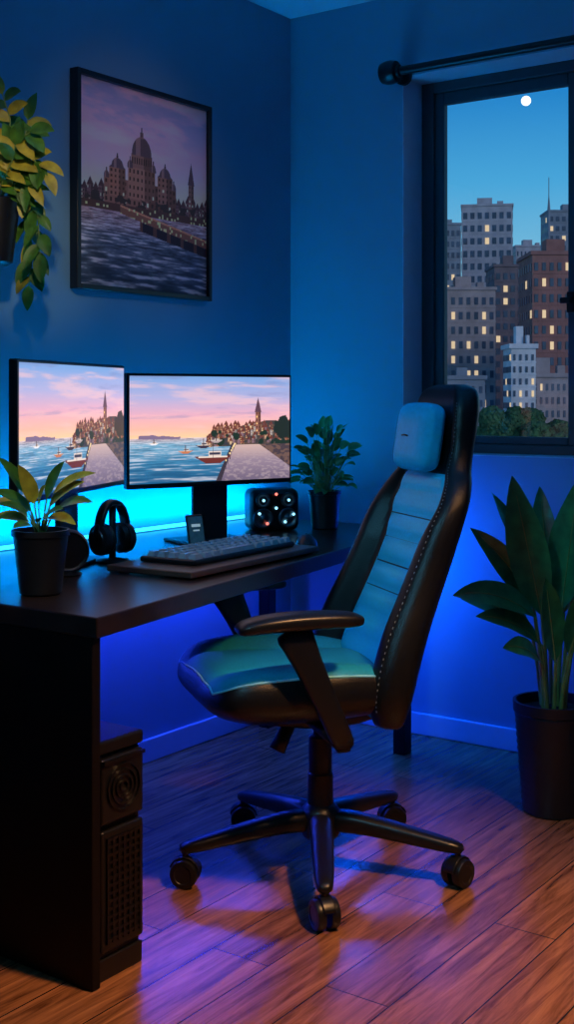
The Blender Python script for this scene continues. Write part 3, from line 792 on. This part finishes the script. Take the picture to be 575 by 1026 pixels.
# ------------------------------------------------------------------ city outside
K = 4.
CAMP = Vector((-3.745, -2.662, 1.18))
def bmat(name, c): return mat(name, c, .85, noise=.18, nscale=.4)
M_b = {'grey': bmat('concrete_grey', (.36, .37, .42)), 'beige': bmat('stone_beige', (.33, .29, .30)), 'brick': bmat('red_brick', (.27, .13, .12)),
       'dark': bmat('dark_brick', (.16, .13, .15)), 'white': bmat('white_stucco', (.55, .59, .64)), 'slate': bmat('slate', (.20, .25, .31))}
M_wd = mat('city_window_dark', (.05, .08, .13), .3, noise=.4, nscale=.3)
M_wl = mat('city_window_lit', (.5, .3, .1), .5, emis=(1., .72, .45), es=.7)
rnd = random.Random(5)
GZ = -30.
def building(name, d, r0, r1, zt, key, dep=10., nx=6, fh=1.0, rot=0.):
    d *= K; r0 *= K; r1 *= K; zt = 1.18+(zt-1.18)*K; W = r1-r0; nx = int(nx*1.4); fh *= .8
    o_ = CAMP+FW*d+RT*((r0+r1)/2)
    bm = bmesh.new(); Dp = dep*K*.5
    bbox(bm, -W/2, W/2, 0, Dp, GZ, zt)
    bbox(bm, -W/2-.3, W/2+.3, -.3, Dp+.3, zt, zt+.6)
    bbox(bm, -W*.2, W*.1, Dp*.3, Dp*.6, zt+.6, zt+3)
    bbox(bm, W*.2, W*.32, Dp*.2, Dp*.4, zt+.6, zt+1.8)
    cw = W/nx; chh = fh*3.6; z = zt-chh
    ww = rnd.choice([.36, .46, .56]); wo = (1-ww)/2
    while z > -28:
        bbox(bm, -W/2-.06, W/2+.06, -.10, .05, z-chh*.2, z-chh*.12)
        for i in range(nx):
            mi = 2 if rnd.random() < .10 else 1
            x = -W/2+cw*(i+wo); bbox(bm, x, x+cw*ww, -.12, .05, z, z+chh*.5, mi)
        for sx_ in (-1, 1):
            for j in range(6):
                y = Dp*(j+.25)/6; mi = 2 if rnd.random() < .07 else 1
                xx = sx_*W/2; bbox(bm, xx-.1, xx+.1, y, y+Dp*.08, z, z+chh*.5, mi)
        z -= chh
    return mk(name, bm, [M_b[key], M_wd, M_wl], None, (o_.x, o_.y, 0), (0, 0, TH-math.pi/2+rot))
building('office_tower', 90, 12.9, 16.6, 15.2, 'grey', 6, 5, 1.3, -.16)
building('apartment_building', 60, 7.6, 10.25, 6.4, 'beige', 6, 5, 1.)
building('brick_building', 50, 10.05, 12.6, 6.98, 'brick', 6, 6, .9)
building('brick_building', 70, 11.9, 14.0, 8.6, 'dark', 6, 4, 1.)
building('office_tower', 100, 21.4, 26.0, 16.3, 'slate', 6, 7, 1.1)
building('office_tower', 112, 21.0, 23.8, 14.9, 'grey', 6, 6, 1.2)
building('office_tower', 80, 8.6, 11.4, 12.4, 'slate', 6, 6, 1.)
building('townhouse', 40, 7.35, 8.15, 2.75, 'white', 3, 3, .55)
building('apartment_building', 46, 8.6, 11.0, 1.9, 'beige', 4, 8, .7)
building('apartment_building', 45, 4.0, 7.3, 1.8, 'slate', 4, 8, .7)
building('apartment_building', 60, 2.0, 7.3, 8.0, 'brick', 5, 8, .9)
building('office_tower', 90, 2.0, 8.0, 13.0, 'grey', 6, 8, 1.)
building('apartment_building', 50, 13.0, 18.0, 6.0, 'beige', 6, 8, .8)
building('office_tower', 80, 22.0, 30.0, 11.0, 'dark', 6, 8, 1.)
building('apartment_building', 55, 19.0, 27.0, 5.0, 'slate', 6, 8, 1.)
a_ = CAMP+FW*395+RT*(.2145*395)
lathe('radio_mast', [(.5, 50), (.5, 62), (.15, 66), (.12, 72)], M_b['slate'], None, n=8, loc=(a_.x, a_.y, 0))
M_tree = mat('tree_foliage', (.03, .10, .04), .8, noise=.5, nscale=1.5)
def tree(d, r, zc, R):
    p = CAMP+FW*d+RT*r; bm = bmesh.new(); rn = random.Random(int(r*10))
    for i in range(12):
        c = Vector((rn.uniform(-1, 1)*R*.8, rn.uniform(-1, 1)*R*.8, zc+rn.uniform(-.6, .4)*R))
        q = bmesh.ops.create_icosphere(bm, subdivisions=4, radius=R*rn.uniform(.35, .6), matrix=Matrix.Translation(c))
        for v in q['verts']: v.co += Vector((rn.uniform(-1, 1), rn.uniform(-1, 1), rn.uniform(-1, 1)))*R*.07
    tube_bm(bm, [Vector((0, 0, GZ)), Vector((0, 0, zc))], R*.12, R*.08, mi=1)
    mk('street_tree', bm, [M_tree, M_b['dark']], None, (p.x, p.y, 0))
tree(120, 22.5, -1.8, 2.6); tree(124, 17.5, -3.6, 3.); tree(118, 26.5, -3.4, 2.6); tree(130, 12, -4., 3.)
bm = bmesh.new(); bbox(bm, 3, 700, -350, 500, GZ-1, GZ); mk('city_ground', bm, M_b['slate'])
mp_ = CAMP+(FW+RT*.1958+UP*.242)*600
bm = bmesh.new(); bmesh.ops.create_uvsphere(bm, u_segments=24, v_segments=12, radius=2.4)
mk('lamp_glint', bm, mat('lamp_glint_glow', (.8, .8, .8), 1, emis=(1, .97, .9), es=1.6), None, mp_, smooth=True)  # glowing ball added in the sky for a lamp's reflection on the glass
su = bpy.data.lights.new('dusk_sun', 'SUN'); su.energy = .8; su.color = (1., .86, .84); su.angle = .2
suo = bpy.data.objects.new('dusk_sun', su); COL.objects.link(suo)
suo.rotation_euler = (FW*.75-RT*.65-UP*.3).to_track_quat('-Z', 'Y').to_euler(); suo.location = (-10, -10, 20)

# ------------------------------------------------------------------ world
w = bpy.data.worlds.new('dusk_sky'); S.world = w; w.use_nodes = True; nt = w.node_tree
bg = nt.nodes['Background']; tc = nt.nodes.new('ShaderNodeTexCoord'); sx = nt.nodes.new('ShaderNodeSeparateXYZ'); rp = nt.nodes.new('ShaderNodeValToRGB')
nt.links.new(tc.outputs['Generated'], sx.inputs[0]); nt.links.new(sx.outputs['Z'], rp.inputs['Fac']); nt.links.new(rp.outputs['Color'], bg.inputs['Color'])
cr = rp.color_ramp; cr.elements[0].position = 0; cr.elements[0].color = s2l((160, 200, 220))+(1,)
cr.elements[1].position = .5; cr.elements[1].color = s2l((20, 80, 150))+(1,)
for p, c in ((.10, (130, 196, 226)), (.17, (78, 172, 224)), (.25, (26, 130, 206))):
    el = cr.elements.new(p); el.color = s2l(c)+(1,)
bg.inputs['Strength'].default_value = 1.0

# ------------------------------------------------------------------ lights
def area(name, loc, target, sx_, sy_, col, W, spread=180):
    l = bpy.data.lights.new(name, 'AREA'); l.shape = 'RECTANGLE'; l.size = sx_; l.size_y = sy_; l.color = col; l.energy = W
    l.spread = math.radians(spread)
    o = bpy.data.objects.new(name, l); COL.objects.link(o); o.location = loc
    d = Vector(target)-Vector(loc); o.rotation_euler = d.to_track_quat('-Z', 'Y').to_euler(); return o
area('led_light_wall', (-1.1, -.075, .775), (-1.1, .0, 1.05), 1.75, .02, (.0, .37, 1.), 15)
area('led_light_under', (-1.1, -.10, .655), (-1.1, -.10, 0), 1.6, .03, (.02, .06, 1.), 12)
area('led_light_side', (-.17, -.42, .67), (0, -.75, .45), .03, .3, (.0, .09, 1.), 9)
area('ceiling_light_blue', (-1.6, -1.6, 2.2), (-1.6, -1.6, 3), 2.0, 1.4, (.0, .32, .75), 10)
def spot(name, loc, tgt, e, col, ang, blend, r=.12):
    sl = bpy.data.lights.new(name, 'SPOT'); sl.energy = e; sl.color = col; sl.spot_size = math.radians(ang); sl.spot_blend = blend; sl.shadow_soft_size = r
    so = bpy.data.objects.new(name, sl); COL.objects.link(so); so.location = loc
    so.rotation_euler = (Vector(tgt)-so.location).to_track_quat('-Z', 'Y').to_euler()
spot('cool_chair_fill', (-3.7, -1.5, 2.4), (-1.15, -1.0, .72), 75, (.16, .66, 1.), 34, 1., .25)  # unseen cool fill from camera left, added to light the chair
spot('warm_downlight', (-1.75, -2.5, 2.45), (-1.75, -1.55, 0), 270, (1., .50, .20), 58, .9)
spot('warm_plant_light', (-2.7, -1.6, 2.4), (-1.50, -.15, 1.72), 55, (1., .78, .45), 15, .7, .05)
spot('warm_desk_light', (-2.7, -1.9, 2.4), (-1.87, -.66, .85), 45, (1., .72, .38), 13, .8, .05)
spot('picture_fill', (-1.6, -2.0, 2.5), (-.86, 0, 1.85), 22, (1., .70, .62), 26, 1., .08)  # fill spot added to brighten the framed print and wall around it

# ------------------------------------------------------------------ camera
cd = bpy.data.cameras.new('camera'); cd.sensor_width = 36; cd.sensor_fit = 'AUTO'; cd.lens = 1223/1026*36; cd.shift_y = -116/1026
cd.clip_end = 3000; cd.clip_start = .05
co = bpy.data.objects.new('camera', cd); COL.objects.link(co); co.location = CAMP; co.rotation_euler = (math.pi/2, 0, TH-math.pi/2)
S.camera = co
